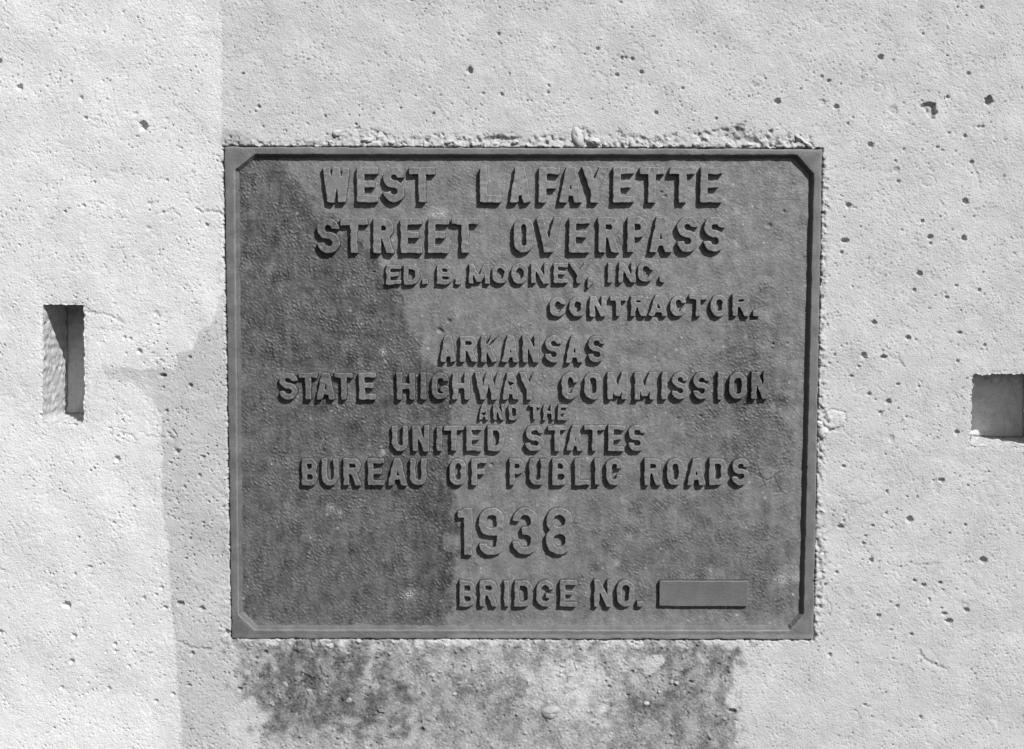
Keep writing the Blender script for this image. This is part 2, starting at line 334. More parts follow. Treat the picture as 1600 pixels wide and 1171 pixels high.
# --- two square pockets cast into the wall: the sheet is opened here, their sides and back follow below
POCK = [[(66, 474), (131, 476), (133, 540), (134, 600), (131, 663), (66, 661)], [(1519, 584), (1643, 582), (1643, 700), (1515, 698), (1518, 640)]]
deep = np.zeros(X.shape, bool)
Z -= np.exp(-(np.clip(np.minimum(poly_sd(POCK[0], X, Y), poly_sd(POCK[1], X, Y)), -5, 99)/3.5)**2)*np.abs(noise(9, 99, X, Y))*1.0
for k_, P_ in enumerate(POCK):
    i0, i1 = np.searchsorted(gx, [P_[0][0]-12, P_[1][0]+14]); j0, j1 = np.searchsorted(gy, [P_[0][1]-12, P_[-2][1]+14]); sl = (slice(j0, j1), slice(i0, i1))
    def pd(a, b): return poly_sd(P_, a, b)+noise(14, 97, a, b)*.8+noise(6, 96, a, b)*.3+1.2
    d0 = pd(X[sl], Y[sl]); xs, ys = X[sl].copy(), Y[sl].copy()
    for _ in range(3):                      # the outermost ring of inner points is pulled onto the outline
        d = pd(xs, ys); gxx_ = (pd(xs+.3, ys)-d)/.3; gyy_ = (pd(xs, ys+.3)-d)/.3; L_ = gxx_**2+gyy_**2+1e-6
        xs -= d*gxx_/L_; ys -= d*gyy_/L_
    inn = d0 < 0
    near = inn & (d0 > -2.6) & (np.hypot(xs-X[sl], ys-Y[sl]) < 2.3)
    X[sl] = np.where(near, xs, X[sl]); Y[sl] = np.where(near, ys, Y[sl])
    deep[sl] |= inn & ~near
# --- joint round the plaque, bed below it
wj = 1.6+.8*noise(26, 106, X, Y)+.5*noise(9, 107, X, Y)
wj = wj+np.where((X < 368), .5, 0)
joint = (sdP < wj) & (sdP > -40)
Z = np.where(joint, np.minimum(Z, -9), Z)
Z = np.where(sdP <= 0, -15, Z)
tone = np.where(joint, .30, tone)
tone = np.clip(tone, .06, .66)

PX, PZ = to_plane(X, Y)
V = np.stack([PX, -Z*S, PZ+BASE_Z], -1).reshape(-1, 3)
ny, nx = X.shape
idx = np.arange(nx*ny).reshape(ny, nx)
q = np.stack([idx[:-1, :-1], idx[1:, :-1], idx[1:, 1:], idx[:-1, 1:]], -1).reshape(-1, 4)
dq = deep[:-1, :-1] | deep[1:, :-1] | deep[1:, 1:] | deep[:-1, 1:]
keep = ((sdP[:-1, :-1] > -14) & ~dq).ravel()
wall_me = mesh_arrays('concrete_wall', V, q[keep], tone)
wall_me.validate()
wall = make_obj('concrete_wall', wall_me, M_CONC)
wall['label'] = 'pitted pale concrete parapet wall with two square pockets, surrounding the cast metal plaque'
wall['category'] = 'wall'

# sides and back of the pockets
for k_, P_ in enumerate(POCK):
    P_ = np.array(P_, float); x0_, y0_ = P_.min(0)-8; x1_, y1_ = P_.max(0)+8
    ax_, ay_ = np.meshgrid(np.arange(x0_, x1_, 1.2), np.arange(y0_, y1_, 1.2))
    fld = poly_sd(P_, ax_, ay_)+noise(14, 97, ax_, ay_)*.8+noise(6, 96, ax_, ay_)*.3+1.2
    loop = max(contours(fld, x0_, y0_, 1.2), key=lambda q_: abs(area(q_)))
    loop = loop[::-1] if area(loop) < 0 else loop
    seg_ = np.hypot(*(np.roll(loop, -1, 0)-loop).T); arc = np.concatenate([[0], np.cumsum(seg_)]); per = arc[-1]
    n_ = int(per/1.6); tt_ = np.arange(n_)*per/n_
    cl = np.vstack([loop, loop[:1]]); loop = np.stack([np.interp(tt_, arc, cl[:, 0]), np.interp(tt_, arc, cl[:, 1])], 1)
    soft_ = loop.copy()
    for _ in range(6): soft_ = (np.roll(soft_, 1, 0)+soft_*2+np.roll(soft_, -1, 0))/4       # form-smooth sides behind the ragged lip
    tg_ = np.roll(soft_, -1, 0)-np.roll(soft_, 1, 0); tg_ /= np.linalg.norm(tg_, axis=1)[:, None]; nn_ = np.stack([tg_[:, 1], -tg_[:, 0]], 1)
    Vp, Tp, Fp = [], [], []
    def addring(Q, dz, tv):
        a, b = to_plane(Q[:, 0], Q[:, 1]); Vp.append(np.stack([a, (np.zeros(n_)+dz)*S, b+BASE_Z], -1)); Tp.append(tv)
    zl_ = Z[np.clip(np.searchsorted(gy, loop[:, 1]), 0, len(gy)-1), np.clip(np.searchsorted(gx, loop[:, 0]), 0, len(gx)-1)]
    for _ in range(4): zl_ = (np.roll(zl_, 1)+2*zl_+np.roll(zl_, -1))/4
    for dz in [-.9, .3, 1.2, 2.5, 4.5, 7]+list(range(10, 113, 3))+[114.2, 115]:
        f_ = min(1, max(0, dz/5)); wv_ = noise(26, 110, tt_, tt_*0+dz+40*k_)*.7+noise(9, 114, tt_, tt_*0+dz)*.22
        Q = loop*(1-f_)+soft_*f_+nn_*(wv_*f_+(3.5 if dz < 0 else 0)-(.8 if dz > 114.5 else 0))[:, None]
        addring(Q, (3.0 if dz < 0 else dz)-zl_*(1-f_), .50+.08*f_+.03*noise(22, 111, tt_, tt_*0+dz)+.02*noise(6, 115, tt_, tt_*0+dz))
    Vp = np.concatenate(Vp); Tp = np.concatenate(Tp); nr = len(Vp)//n_
    for r_ in range(nr-1):
        for i in range(n_):
            j = (i+1) % n_; Fp.append((r_*n_+i, r_*n_+j, (r_+1)*n_+j, (r_+1)*n_+i))
    bx_, by_ = np.meshgrid(np.arange(x0_+1, x1_, 3.), np.arange(y0_+1, y1_, 3.)); bx_, by_ = bx_.ravel(), by_.ravel()
    Q = soft_-nn_*2.0; m_ = poly_sd(P_, bx_, by_) < -4
    bx_, by_ = bx_[m_], by_[m_]; ba, bb = to_plane(bx_, by_)
    zb_ = 115+.7*noise(30, 116, bx_, by_)+.3*noise(9, 117, bx_, by_)
    Vb = np.stack([ba, zb_*S, bb+BASE_Z], -1); o0 = (nr-1)*n_
    top_ = P_[:, 1].min(); Tb = .62-.22*(1-sstep(14, 34 if k_ else 60, by_-top_+4*noise(14, 118, bx_, by_)))+.02*noise(12, 119, bx_, by_)  # back wall darkens towards its top: occlusion shade painted into the tone
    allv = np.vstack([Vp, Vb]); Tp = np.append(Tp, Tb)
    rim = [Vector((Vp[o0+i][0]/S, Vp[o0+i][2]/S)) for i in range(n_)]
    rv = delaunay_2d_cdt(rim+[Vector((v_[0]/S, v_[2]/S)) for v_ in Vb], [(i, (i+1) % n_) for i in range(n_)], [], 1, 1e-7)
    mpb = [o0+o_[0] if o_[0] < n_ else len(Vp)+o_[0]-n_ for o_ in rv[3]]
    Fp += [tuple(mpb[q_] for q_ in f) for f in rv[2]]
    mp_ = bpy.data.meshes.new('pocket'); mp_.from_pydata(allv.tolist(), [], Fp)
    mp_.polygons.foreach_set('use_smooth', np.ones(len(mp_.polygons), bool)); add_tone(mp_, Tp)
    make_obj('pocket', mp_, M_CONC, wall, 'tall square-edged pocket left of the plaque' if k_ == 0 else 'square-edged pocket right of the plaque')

# pebbles of the aggregate that stand out of the broken mortar
def pebble(x, y, rx, ry, ang, out, tone_v, seed, depth=None):
    """rounded uneven stone, drawing units; out = how far its middle stands in front of the wall"""
    r = np.random.default_rng(seed); nu, nv = 20, 12
    u = np.linspace(0, 2*math.pi, nu, endpoint=False); v = np.linspace(0, math.pi, nv)
    vs_, fs = [], []
    k = r.uniform(-.10, .10, 6); d = depth or min(rx, ry)
    for b in v:
        for a in u:
            s = 1+k[0]*math.cos(2*a+k[3]*20)+k[1]*math.cos(3*a+k[4]*30)+k[2]*math.cos(2*b)
            px = rx*math.cos(a)*math.sin(b)*s; py = ry*math.sin(a)*math.sin(b)*s; pz = d*math.cos(b)*s
            c, sn = math.cos(ang), math.sin(ang)
            vs_.append((px*c-py*sn, pz, px*sn+py*c))
    for j in range(nv-1):
        for i in range(nu):
            fs.append((j*nu+i, j*nu+(i+1) % nu, (j+1)*nu+(i+1) % nu, (j+1)*nu+i))
    A = np.array(vs_)*S
    cx_, cz_ = to_plane(np.array([x]), np.array([y]))
    me = mesh_arrays('pebble', A, np.array(fs), np.full(len(A), tone_v))
    o = make_obj('pebble', me, M_STONE, wall)
    o.location = (cx_[0], -out*S, cz_[0]+BASE_Z)
    return o
for i, t in enumerate(((902, 214, 9.5, 16.5, .38, -4, .46), (928, 221, 11, 8.5, 0, -3, .47), (945, 226, 4, 3, 0, 0, .48), (526, 208, 7, 5, .3, -.5, .5),
        (1276+10, 676, 8.5, 9.5, 0, -1, .52), (1280, 662, 4.5, 4.5, 0, 0, .56), (491, 1009, 5, 8, .1, -1.5, .25), (446, 1070, 6, 9, .3, -4.5, .28), (385, 1054, 7, 9, -.5, -5, .30),
        (483, 1081, 6, 9, .7, -4.5, .28), (507, 1082, 6, 10, 0, -5, .26), (860, 1113, 19, 12, .1, -5, .36), (1057, 1068, 4, 4, 0, -1.5, .36), (1049, 1066, 3.5, 3.5, 0, -1.5, .36),
        (515, 1009, 8, 6, 0, -2, .40), (560, 1002, 5, 4, 0, -1, .42), (1250, 217, 12, 4, -.75, -.5, .5), (1262, 226, 8, 3.5, -.5, 0, .5), (805, 222, 5, 3.5, 0, 0, .48),
        (700, 222, 7, 3.5, .1, -.5, .48), (574, 219, 8, 4, .1, 0, .5), (612, 223, 6, 3.5, 0, 0, .48), (1087, 226, 5, 3.2, 0, 0, .48), (1168, 226, 7, 3, 0, -.3, .5), (1138, 226, 4, 4, 0, 0, .5),
        (1282, 868, 6, 4, .5, -.5, .5), (620, 1100, 5, 4, 0, -3, .3), (545, 1095, 6, 5, .3, -3, .30), (1010, 1100, 5, 4, 0, -1.8, .42), (1030, 1082, 3.5, 3, 0, -1.5, .36),
        (425, 1100, 6, 5, .4, -3, .30), (710, 1085, 4, 3, 0, -1.2, .4), (640, 1020, 5, 4, 0, -1.8, .42))):
    pebble(*t, seed=100+i)

# ------------------------------------------------------------------ the plaque
plaque = bpy.data.objects.new('metal_plaque', None); col.objects.link(plaque)
PH = 0.6363487
plaque.location = (0, 0, BASE_Z-PH/2); plaque.rotation_euler = (math.pi/2, 0, 0)
plaque.empty_display_size = .1
plaque['label'] = 'rectangular cast metal dedication plaque with raised lettering, dated 1938, set in a concrete wall'
plaque['category'] = 'plaque'
def loc(x, y):
    a, b = to_plane(np.asarray(x, float), np.asarray(y, float)); return a, b+PH/2      # plaque coordinates (m)
Z_RIM, Z_PAN = 1.6, -9.4

def metal_tone(X, Y):
    t = .152+.006*noise(110, 200, X, Y)+.003*noise(30, 201, X, Y)
    t += .006*noise(6, 280, X, Y)+.008*noise(13, 281, X, Y)+.008*noise(18, 282, X, Y, aniso=4, ang=math.pi/2)+.009*noise(42, 283, X, Y)
    t += .024*np.clip(noise(9, 284, X, Y)*.7+noise(36, 285, X, Y)*.8-1.0, 0, 2)
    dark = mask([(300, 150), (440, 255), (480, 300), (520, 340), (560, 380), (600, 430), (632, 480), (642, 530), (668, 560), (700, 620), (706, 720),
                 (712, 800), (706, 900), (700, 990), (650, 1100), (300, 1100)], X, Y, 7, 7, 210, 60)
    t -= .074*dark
    t += .016*mask([(360, 560), (500, 640), (640, 770), (652, 800), (654, 960), (620, 1000), (360, 1000)], X, Y, 24, 14, 212, 60)
    t -= .016*mask([(654, 770), (708, 720), (712, 800), (704, 900), (700, 985), (640, 985), (655, 900), (650, 800)], X, Y, 5, 4, 214, 40)
    t += .010*mask([(560, 620), (640, 640), (700, 680), (650, 760), (560, 700)], X, Y, 18, 12, 215, 40)
    r1 = mask([(1090, 560), (1160, 540), (1200, 600), (1240, 620), (1240, 700), (1226, 740), (1150, 740), (1080, 700), (1060, 640)], X, Y, 16, 12, 216, 50)
    t -= .040*r1
    t -= .032*mask([(1130, 470), (1200, 460), (1230, 600), (1180, 700), (1140, 600)], X, Y, 18, 12, 218, 40)
    t -= .034*mask([(960, 820), (1120, 780), (1250, 850), (1252, 960), (1100, 965), (950, 900)], X, Y, 28, 20, 220, 60)
    t -= .014*mask([(880, 840), (930, 700), (970, 720), (960, 900), (900, 960)], X, Y, 18, 12, 222, 50)
    t -= .020*mask([(900, 380), (960, 330), (1000, 420), (990, 470), (940, 440)], X, Y, 20, 12, 224, 40)
    t -= .022*mask([(1128, 495), (1170, 480), (1190, 520), (1150, 545)], X, Y, 14, 8, 226, 30)
    t += .020*mask([(1242, 560), (1256, 560), (1252, 960), (1240, 960), (1236, 760)], X, Y, 6, 4, 228, 30)
    t += .020*mask([(380, 970), (900, 972), (1240, 968), (1240, 990), (380, 990)], X, Y, 6, 3, 230, 30)
    t += .010*mask([(720, 250), (1240, 250), (1240, 470), (1100, 560), (720, 520)], X, Y, 60, 30, 232, 60)
    t += .012*mask([(715, 760), (880, 780), (900, 900), (720, 900)], X, Y, 30, 16, 234, 50)
    # chalky runs under the first two lines
    t += .022*np.clip(noise(16, 236, X, Y)-.2, 0, 1.5)*mask([(560, 268), (700, 268), (700, 345), (560, 345)], X, Y, 12, 8, 238, 30)
    t += .020*np.clip(noise(16, 236, X, Y)-.2, 0, 1.5)*mask([(940, 268), (1130, 290), (1120, 330), (930, 330)], X, Y, 12, 8, 240, 30)
    return np.clip(t, .03, .3)
def splat(X, Y, t):
    """lime and lichen specks"""
    r = random.Random(3); sp = noise(3.0, 250, X, Y)
    for (sx, sy, sr, k) in ((597,550,6,.16),(515,795,7,.12),(530,803,5,.10),(445,792,5,.09),(598,708,4,.22),(579,800,5,.06),(638,932,9,.14),(1224,907,9,.14),(1246,904,8,.16),
                            (690,333,8,.12),(675,336,7,.10),(1085,905,5,.05),(575,698,4,.07),(425,412,4,.08),(386,441,4,.06),(495,455,4,.06),(546,485,2.5,.12),(517,643,2,.15),
                            (1218,722,3,.08),(866,782,6,.10),(964,883,5,.10),(984,842,5,.06),(1112,892,3,.08),(600,566,3,.10),(963,345,5,.08),(1150,378,3,.1),(1243,296,2,.2),(1098,763,6,.07)):
        g = np.exp(-(((X-sx)**2+(Y-sy)**2)/(sr*sr)))
        t = t+2.4*k*g*np.clip(.35+sp*.8, 0, 1.8)
    for _ in range(260):
        sx, sy = r.uniform(375, 1258), r.uniform(252, 978)
        t = t+r.uniform(.06, .34)*np.exp(-(((X-sx)**2+(Y-sy)**2)/r.uniform(.7, 2.4)))
    return t

gx = np.arange(366, 1280, 1.25); gy = np.arange(238, 996, 1.25)
X, Y = np.meshgrid(gx, gy)
INN = [(367, 266), (398, 241), (1245, 242), (1272, 272), (1256, 960), (1234, 985), (398, 984), (373, 960)]
sd_in = poly_sd(INN, X, Y)
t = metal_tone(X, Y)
dk = np.clip((.150-t)/.05, 0, 1)
a1 = noise(5.0, 260, X, Y); a2 = noise(5.2, 261, X, Y, aniso=1.7, ang=.72); a3 = noise(14, 262, X, Y); a4 = noise(3.2, 263, X, Y)
leather = a2*.50+np.abs(a2)*.35-np.clip(.30-np.abs(a1), 0, 1)*1.0+a1*.10                    # wrinkled casting skin
Zp = leather*(.26+.40*dk)*np.clip(.85+.25*noise(90, 264, X, Y), .5, 1.3)+a4*(.11+.06*dk)+a1*.07*dk+a3*.08+noise(60, 265, X, Y)*.3
t = t-.012*np.clip(-a2-.2, 0, 1.5)
for (hx, hy, rr) in ((702,502,3),(686,516,3.5),(690,519,2.5),(583,425,1.8),(768,727,2.2),(1096,651,2.2),(1210,538,1.6),(1232,537,1.5),(1204,352,4),(1227,330,2),(1060,655,1.6),(1035,300,2),(1040,306,2),
                     (1178,497,3),(1183,500,2)):
    g = np.exp(-(((X-hx)**2+((Y-hy)*1.3)**2)/(rr*rr))); Zp -= g*3.5; t = t-g*.05
for pts in (((1184,744),(1200,752),(1212,748)),((1188,764),(1204,756),(1206,740)),((1192,748),(1198,764)),((1210,771),(1225,771)),((1196,756),(1214,744),(1222,736)),((1210,745),(1222,770)),((1024,782),(1034,792))):
    for a, b in zip(pts[:-1], pts[1:]):
        a = np.array(a, float); b = np.array(b, float); e = b-a
        u = np.clip(((X-a[0])*e[0]+(Y-a[1])*e[1])/(e@e), 0, 1); d = np.hypot(X-a[0]-e[0]*u, Y-a[1]-e[1]*u)
        g = np.exp(-(d/.9)**2); t = t-g*.05; Zp -= g*.9
# raised casting flaw like a small step beside the first line and fins near the letters
Zp += .9*np.exp(-((X-1229)/3)**2-((Y-771)/1.5)**2)
t = splat(X, Y, t)
Zp = Zp+(Z_PAN)
px_, pz_ = loc(X, Y)
V = np.stack([px_, pz_, Zp*S], -1).reshape(-1, 3)
ny, nx = X.shape; idx = np.arange(nx*ny).reshape(ny, nx)
q = np.stack([idx[:-1, :-1], idx[1:, :-1], idx[1:, 1:], idx[:-1, 1:]], -1).reshape(-1, 4)
q = q[(sd_in[:-1, :-1] < 3).ravel()]
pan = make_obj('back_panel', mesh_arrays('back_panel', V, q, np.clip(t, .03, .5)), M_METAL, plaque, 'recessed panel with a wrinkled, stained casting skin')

# --- frame
O = [(351, 230), (1284, 233.5), (1270.5, 999), (363, 997)]
def on(a, b, f): return (a[0]+(b[0]-a[0])*f, a[1]+(b[1]-a[1])*f)
TL, TR, BR, BL = O
pairs = [((TL[0]+.6, 266), INN[0]), (TL, ((367+398)/2, (266+241)/2)), ((398, 230.2), INN[1]), ((1245, 233.3), INN[2]), (TR, ((1245+1272)/2, 257)), ((TR[0]-.5, 272), INN[3]),
         ((BR[0]+.7, 960), INN[4]), (BR, (1245, 972.5)), ((1234, 998.9), INN[5]), ((398, 997.1), INN[6]), (BL, (385.5, 972)), ((BL[0]-.6, 960), INN[7])]
outer, inner = [], []
for i in range(12):
    a, b = pairs[i], pairs[(i+1) % 12]
    n = max(2, int(math.dist(a[0], b[0])/3.0))
    for k in range(n):
        outer.append(on(a[0], b[0], k/n)); inner.append(on(a[1], b[1], k/n))
outer = np.array(outer); inner = np.array(inner)
def inward(Pn):
    """unit normals of a closed loop pointing to its middle"""
    tg = np.roll(Pn, -3, 0)-np.roll(Pn, 3, 0); tg /= np.linalg.norm(tg, axis=1)[:, None]+1e-9
    nn = np.stack([-tg[:, 1], tg[:, 0]], 1)
    c = Pn.mean(0); s = np.sign(((c-Pn)*nn).sum(1)); return nn*s[:, None]
# corners must keep their normal pointing along the diagonal of the two sides
ni = inward(inner); no = inward(outer)
jit = noise(40, 300, outer[:, 0], outer[:, 1])*.35+noise(10, 301, outer[:, 0], outer[:, 1])*.22
jin = noise(30, 302, inner[:, 0], inner[:, 1])*.2+noise(9, 303, inner[:, 0], inner[:, 1])*.18
outer = outer+no*jit[:, None]; inner = inner+ni*jin[:, None]
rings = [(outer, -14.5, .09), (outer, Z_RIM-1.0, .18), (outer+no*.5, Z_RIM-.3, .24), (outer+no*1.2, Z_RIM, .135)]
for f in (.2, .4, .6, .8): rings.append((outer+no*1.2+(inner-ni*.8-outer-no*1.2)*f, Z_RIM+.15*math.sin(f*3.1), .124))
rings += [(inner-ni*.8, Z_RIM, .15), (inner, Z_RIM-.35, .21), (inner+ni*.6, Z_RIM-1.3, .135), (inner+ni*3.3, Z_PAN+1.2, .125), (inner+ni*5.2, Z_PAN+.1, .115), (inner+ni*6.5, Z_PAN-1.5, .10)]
Vs, Ts = [], []
for (P, z, tv) in rings:
    a, b = loc(P[:, 0], P[:, 1])
    zz = z+noise(50, 304, P[:, 0], P[:, 1])*.25+noise(8, 305, P[:, 0], P[:, 1])*.07
    Vs.append(np.stack([a, b, zz*S], -1))
    dl = noise(60, 306, P[:, 0], P[:, 1])*.010+noise(5, 308, P[:, 0], P[:, 1])*.005+.012+noise(12, 307, P[:, 0], P[:, 1])*.005
    base = np.where((P[:, 0] < 720) & (P[:, 1] > 300), -.012, 0)
    bott = np.where((P[:, 1] > 991) & (P[:, 0] > 700), .05, 0)+np.where((P[:, 1] > 991), .02, 0)  # bottom outer edge lighter: bevel highlight painted into the tone
    Ts.append(tv+dl+base+bott)
n = len(outer); Vs = np.concatenate(Vs); Ts = np.concatenate(Ts); fs = []
for r_ in range(len(rings)-1):
    for i in range(n):
        j = (i+1) % n
        fs.append((r_*n+i, (r_+1)*n+i, (r_+1)*n+j, r_*n+j))
fs = np.array(fs)
fr = make_obj('frame', mesh_arrays('frame', Vs, fs[:, ::-1] if False else fs, np.clip(Ts, .03, .4)), M_METAL, plaque, 'smooth raised frame with clipped inner corners')

# ------------------------------------------------------------------ lettering (cast, raised); outlines drawn from strokes
def bar(x0, y0, x1, y1):
    cx, cy, hx, hy = (x0+x1)/2, (y0+y1)/2, abs(x1-x0)/2, abs(y1-y0)/2
    def f(x, y):
        dx = np.abs(x-cx)-hx; dy = np.abs(y-cy)-hy
        return np.hypot(np.maximum(dx, 0), np.maximum(dy, 0))+np.minimum(np.maximum(dx, dy), 0)
    return f
def pg(*P): return lambda x, y: poly_sd(P, x, y)
def leg(xb, xt, y0, y1, t):                       # slanted stroke with level ends; xb, xt centres at bottom and top
    L = math.hypot(xt-xb, y1-y0); wv = t*L/abs(y1-y0)/2
    return pg((xb-wv, y0), (xb+wv, y0), (xt+wv, y1), (xt-wv, y1))
def rring(x0, y0, x1, y1, t, r, sq=()):           # rounded ring; sq = corners kept square
    cx, cy, hx, hy = (x0+x1)/2, (y0+y1)/2, (x1-x0)/2-t/2, (y1-y0)/2-t/2
    rr = max(min(r-t/2, hx, hy), .01)
    def f(x, y):
        rad = np.full(x.shape, rr)
        for c in sq:
            s = ((x-cx < 0) if 'l' in c else (x-cx >= 0)) & ((y-cy < 0) if 'b' in c else (y-cy >= 0))
            rad = np.where(s, .01, rad)
        dx = np.abs(x-cx)-hx+rad; dy = np.abs(y-cy)-hy+rad
        d = np.hypot(np.maximum(dx, 0), np.maximum(dy, 0))+np.minimum(np.maximum(dx, dy), 0)-rad
        return np.abs(d)-t/2
    return f
def U(*fs): return lambda x, y: np.minimum.reduce([f(x, y) for f in fs])
def cut(f, g): return lambda x, y: np.maximum(f(x, y), -g(x, y))
def clip_(f, g): return lambda x, y: np.maximum(f(x, y), g(x, y))
def glyph(c, w, h, t):
    th = t*.92; B = 50
    if c == 'I': return bar(w/2-t/2, 0, w/2+t/2, h)
    if c == 'T': return U(bar(0, h-th, w, h), bar(w/2-t/2, 0, w/2+t/2, h))
    if c == 'L': return U(bar(0, 0, t, h), bar(0, 0, w, th))
    if c == 'E': return U(bar(0, 0, t, h), bar(0, 0, w, th), bar(0, h-th, w, h), bar(0, h*.52-th/2, w*.84, h*.52+th/2))
    if c == 'F': return U(bar(0, 0, t, h), bar(0, h-th, w, h), bar(0, h*.50-th/2, w*.82, h*.50+th/2))
    if c == 'H': return U(bar(0, 0, t, h), bar(w-t, 0, w, h), bar(0, h/2-th/2, w, h/2+th/2))
    if c == 'A':
        a = t*.52
        return U(leg(a, w/2-a*.25, 0, h, t), leg(w-a, w/2+a*.25, 0, h, t), bar(w*.22, h*.20, w*.78, h*.20+th*.9))
    if c == 'V': 
        a = t*.52
        return U(leg(w/2-a*.2, a, 0, h, t), leg(w/2+a*.2, w-a, 0, h, t))
    if c == 'W':
        a = t*.48; q1 = w*.29; q2 = w*.71; tt = t*.92
        return U(leg(q1, a, 0, h, tt), leg(q1, w/2, 0, h, tt*.9), leg(q2, w/2, 0, h, tt*.9), leg(q2, w-a, 0, h, tt))
    if c == 'M':
        return U(bar(0, 0, t*.92, h), bar(w-t*.92, 0, w, h), leg(w/2, t*.5, h*.12, h, t*.95), leg(w/2, w-t*.5, h*.12, h, t*.95))
    if c == 'N': return U(bar(0, 0, t*.92, h), bar(w-t*.92, 0, w, h), leg(w-t*.55, t*.55, 0, h, t*.98))
    if c == 'K': return U(bar(0, 0, t, h), pg((t*.6, h*.30), (w-t*1.25, h), (w-t*.05, h), (t*.6, h*.30+t*1.5)), leg(w-t*.6, t*1.25, 0, h*.62, t))
    if c == 'Y': return U(bar(w/2-t/2, 0, w/2+t/2, h*.46), leg(w/2, t*.52, h*.36, h, t), leg(w/2, w-t*.52, h*.36, h, t))
    if c == 'O': return rring(0, 0, w, h, t, w*.5)
    if c == 'Q': return rring(0, 0, w, h, t, w*.5)
    if c == 'C': return cut(rring(0, 0, w, h, t, w*.5), pg((w*.5, h*.38), (w+B, h*.30), (w+B, h*.68), (w*.5, h*.62)))
    if c == 'G': return U(cut(rring(0, 0, w, h, t, w*.5), bar(w*.5, h*.44, w+B, h*.68)), bar(w-t, h*.18, w, h*.48), bar(w*.52, h*.48-th, w, h*.48))
    if c == 'D': return U(rring(0, 0, w, h, t, w*.52, ('lb', 'lt')), bar(0, 0, t, h))
    if c == 'U': return U(cut(rring(0, 0, w, h*1.5, t, w*.5), bar(-B, h, w+B, h*3)))
    if c == 'P': return U(bar(0, 0, t, h), rring(0, h*.42, w, h, t, w*.5, ('lb', 'lt')))
    if c == 'R': return U(bar(0, 0, t, h), rring(0, h*.43, w*.98, h, t, w*.5, ('lb', 'lt')), leg(w-t*.52, w*.55, 0, h*.50, t))
    if c == 'B': return U(bar(0, 0, t, h), rring(0, h*.50-th/2, w*.95, h, t*.95, w*.45, ('lb', 'lt')), rring(0, 0, w, h*.50+th/2, t*.95, w*.48, ('lb', 'lt')))
    ym = h*.51; up = rring(0, ym-t/2, w*.98, h, t, w*.5); lo = rring(0, 0, w, ym+t/2, t, w*.5)
    if c == 'S': return U(cut(up, bar(w*.5, ym-B, w+B, h*.70)), cut(lo, bar(-B, h*.30, w*.5, ym+B)), bar(w*.40, ym-t/2, w*.60, ym+t/2))
    if c == '3': return U(cut(up, bar(-B, ym-B, w*.5, h*.72)), cut(lo, bar(-B, h*.28, w*.5, ym+B)), bar(w*.36, ym-t/2, w*.62, ym+t/2))
    if c == '8': return U(rring(w*.02, ym-t/2, w*.98, h, t, w*.46), rring(0, 0, w, ym+t/2, t, w*.48))
    if c == '9': return U(rring(0, h*.42, w, h, t, w*.44), cut(rring(0, 0, w, h, t, w*.44), bar(-B, h*.24, w*.5, h*.75)))
    if c == '1': return U(bar(w-t*1.15, 0, w-t*.02, h), pg((0, h*.80), (0, h*.93), (w*.3, h*.95), (w*.45, h), (w-t*.3, h), (w-t*.6, h*.80)))
    if c == '.': return bar(0, 0, w, h)
    if c == ',': return U(bar(w*.15, h*.35, w, h), pg((w*.45, h*.5), (w, h*.5), (w*.45, -h*.1), (0, -h*.1)))
    if c == '#': return bar(0, 0, w, h)
    raise ValueError(c)

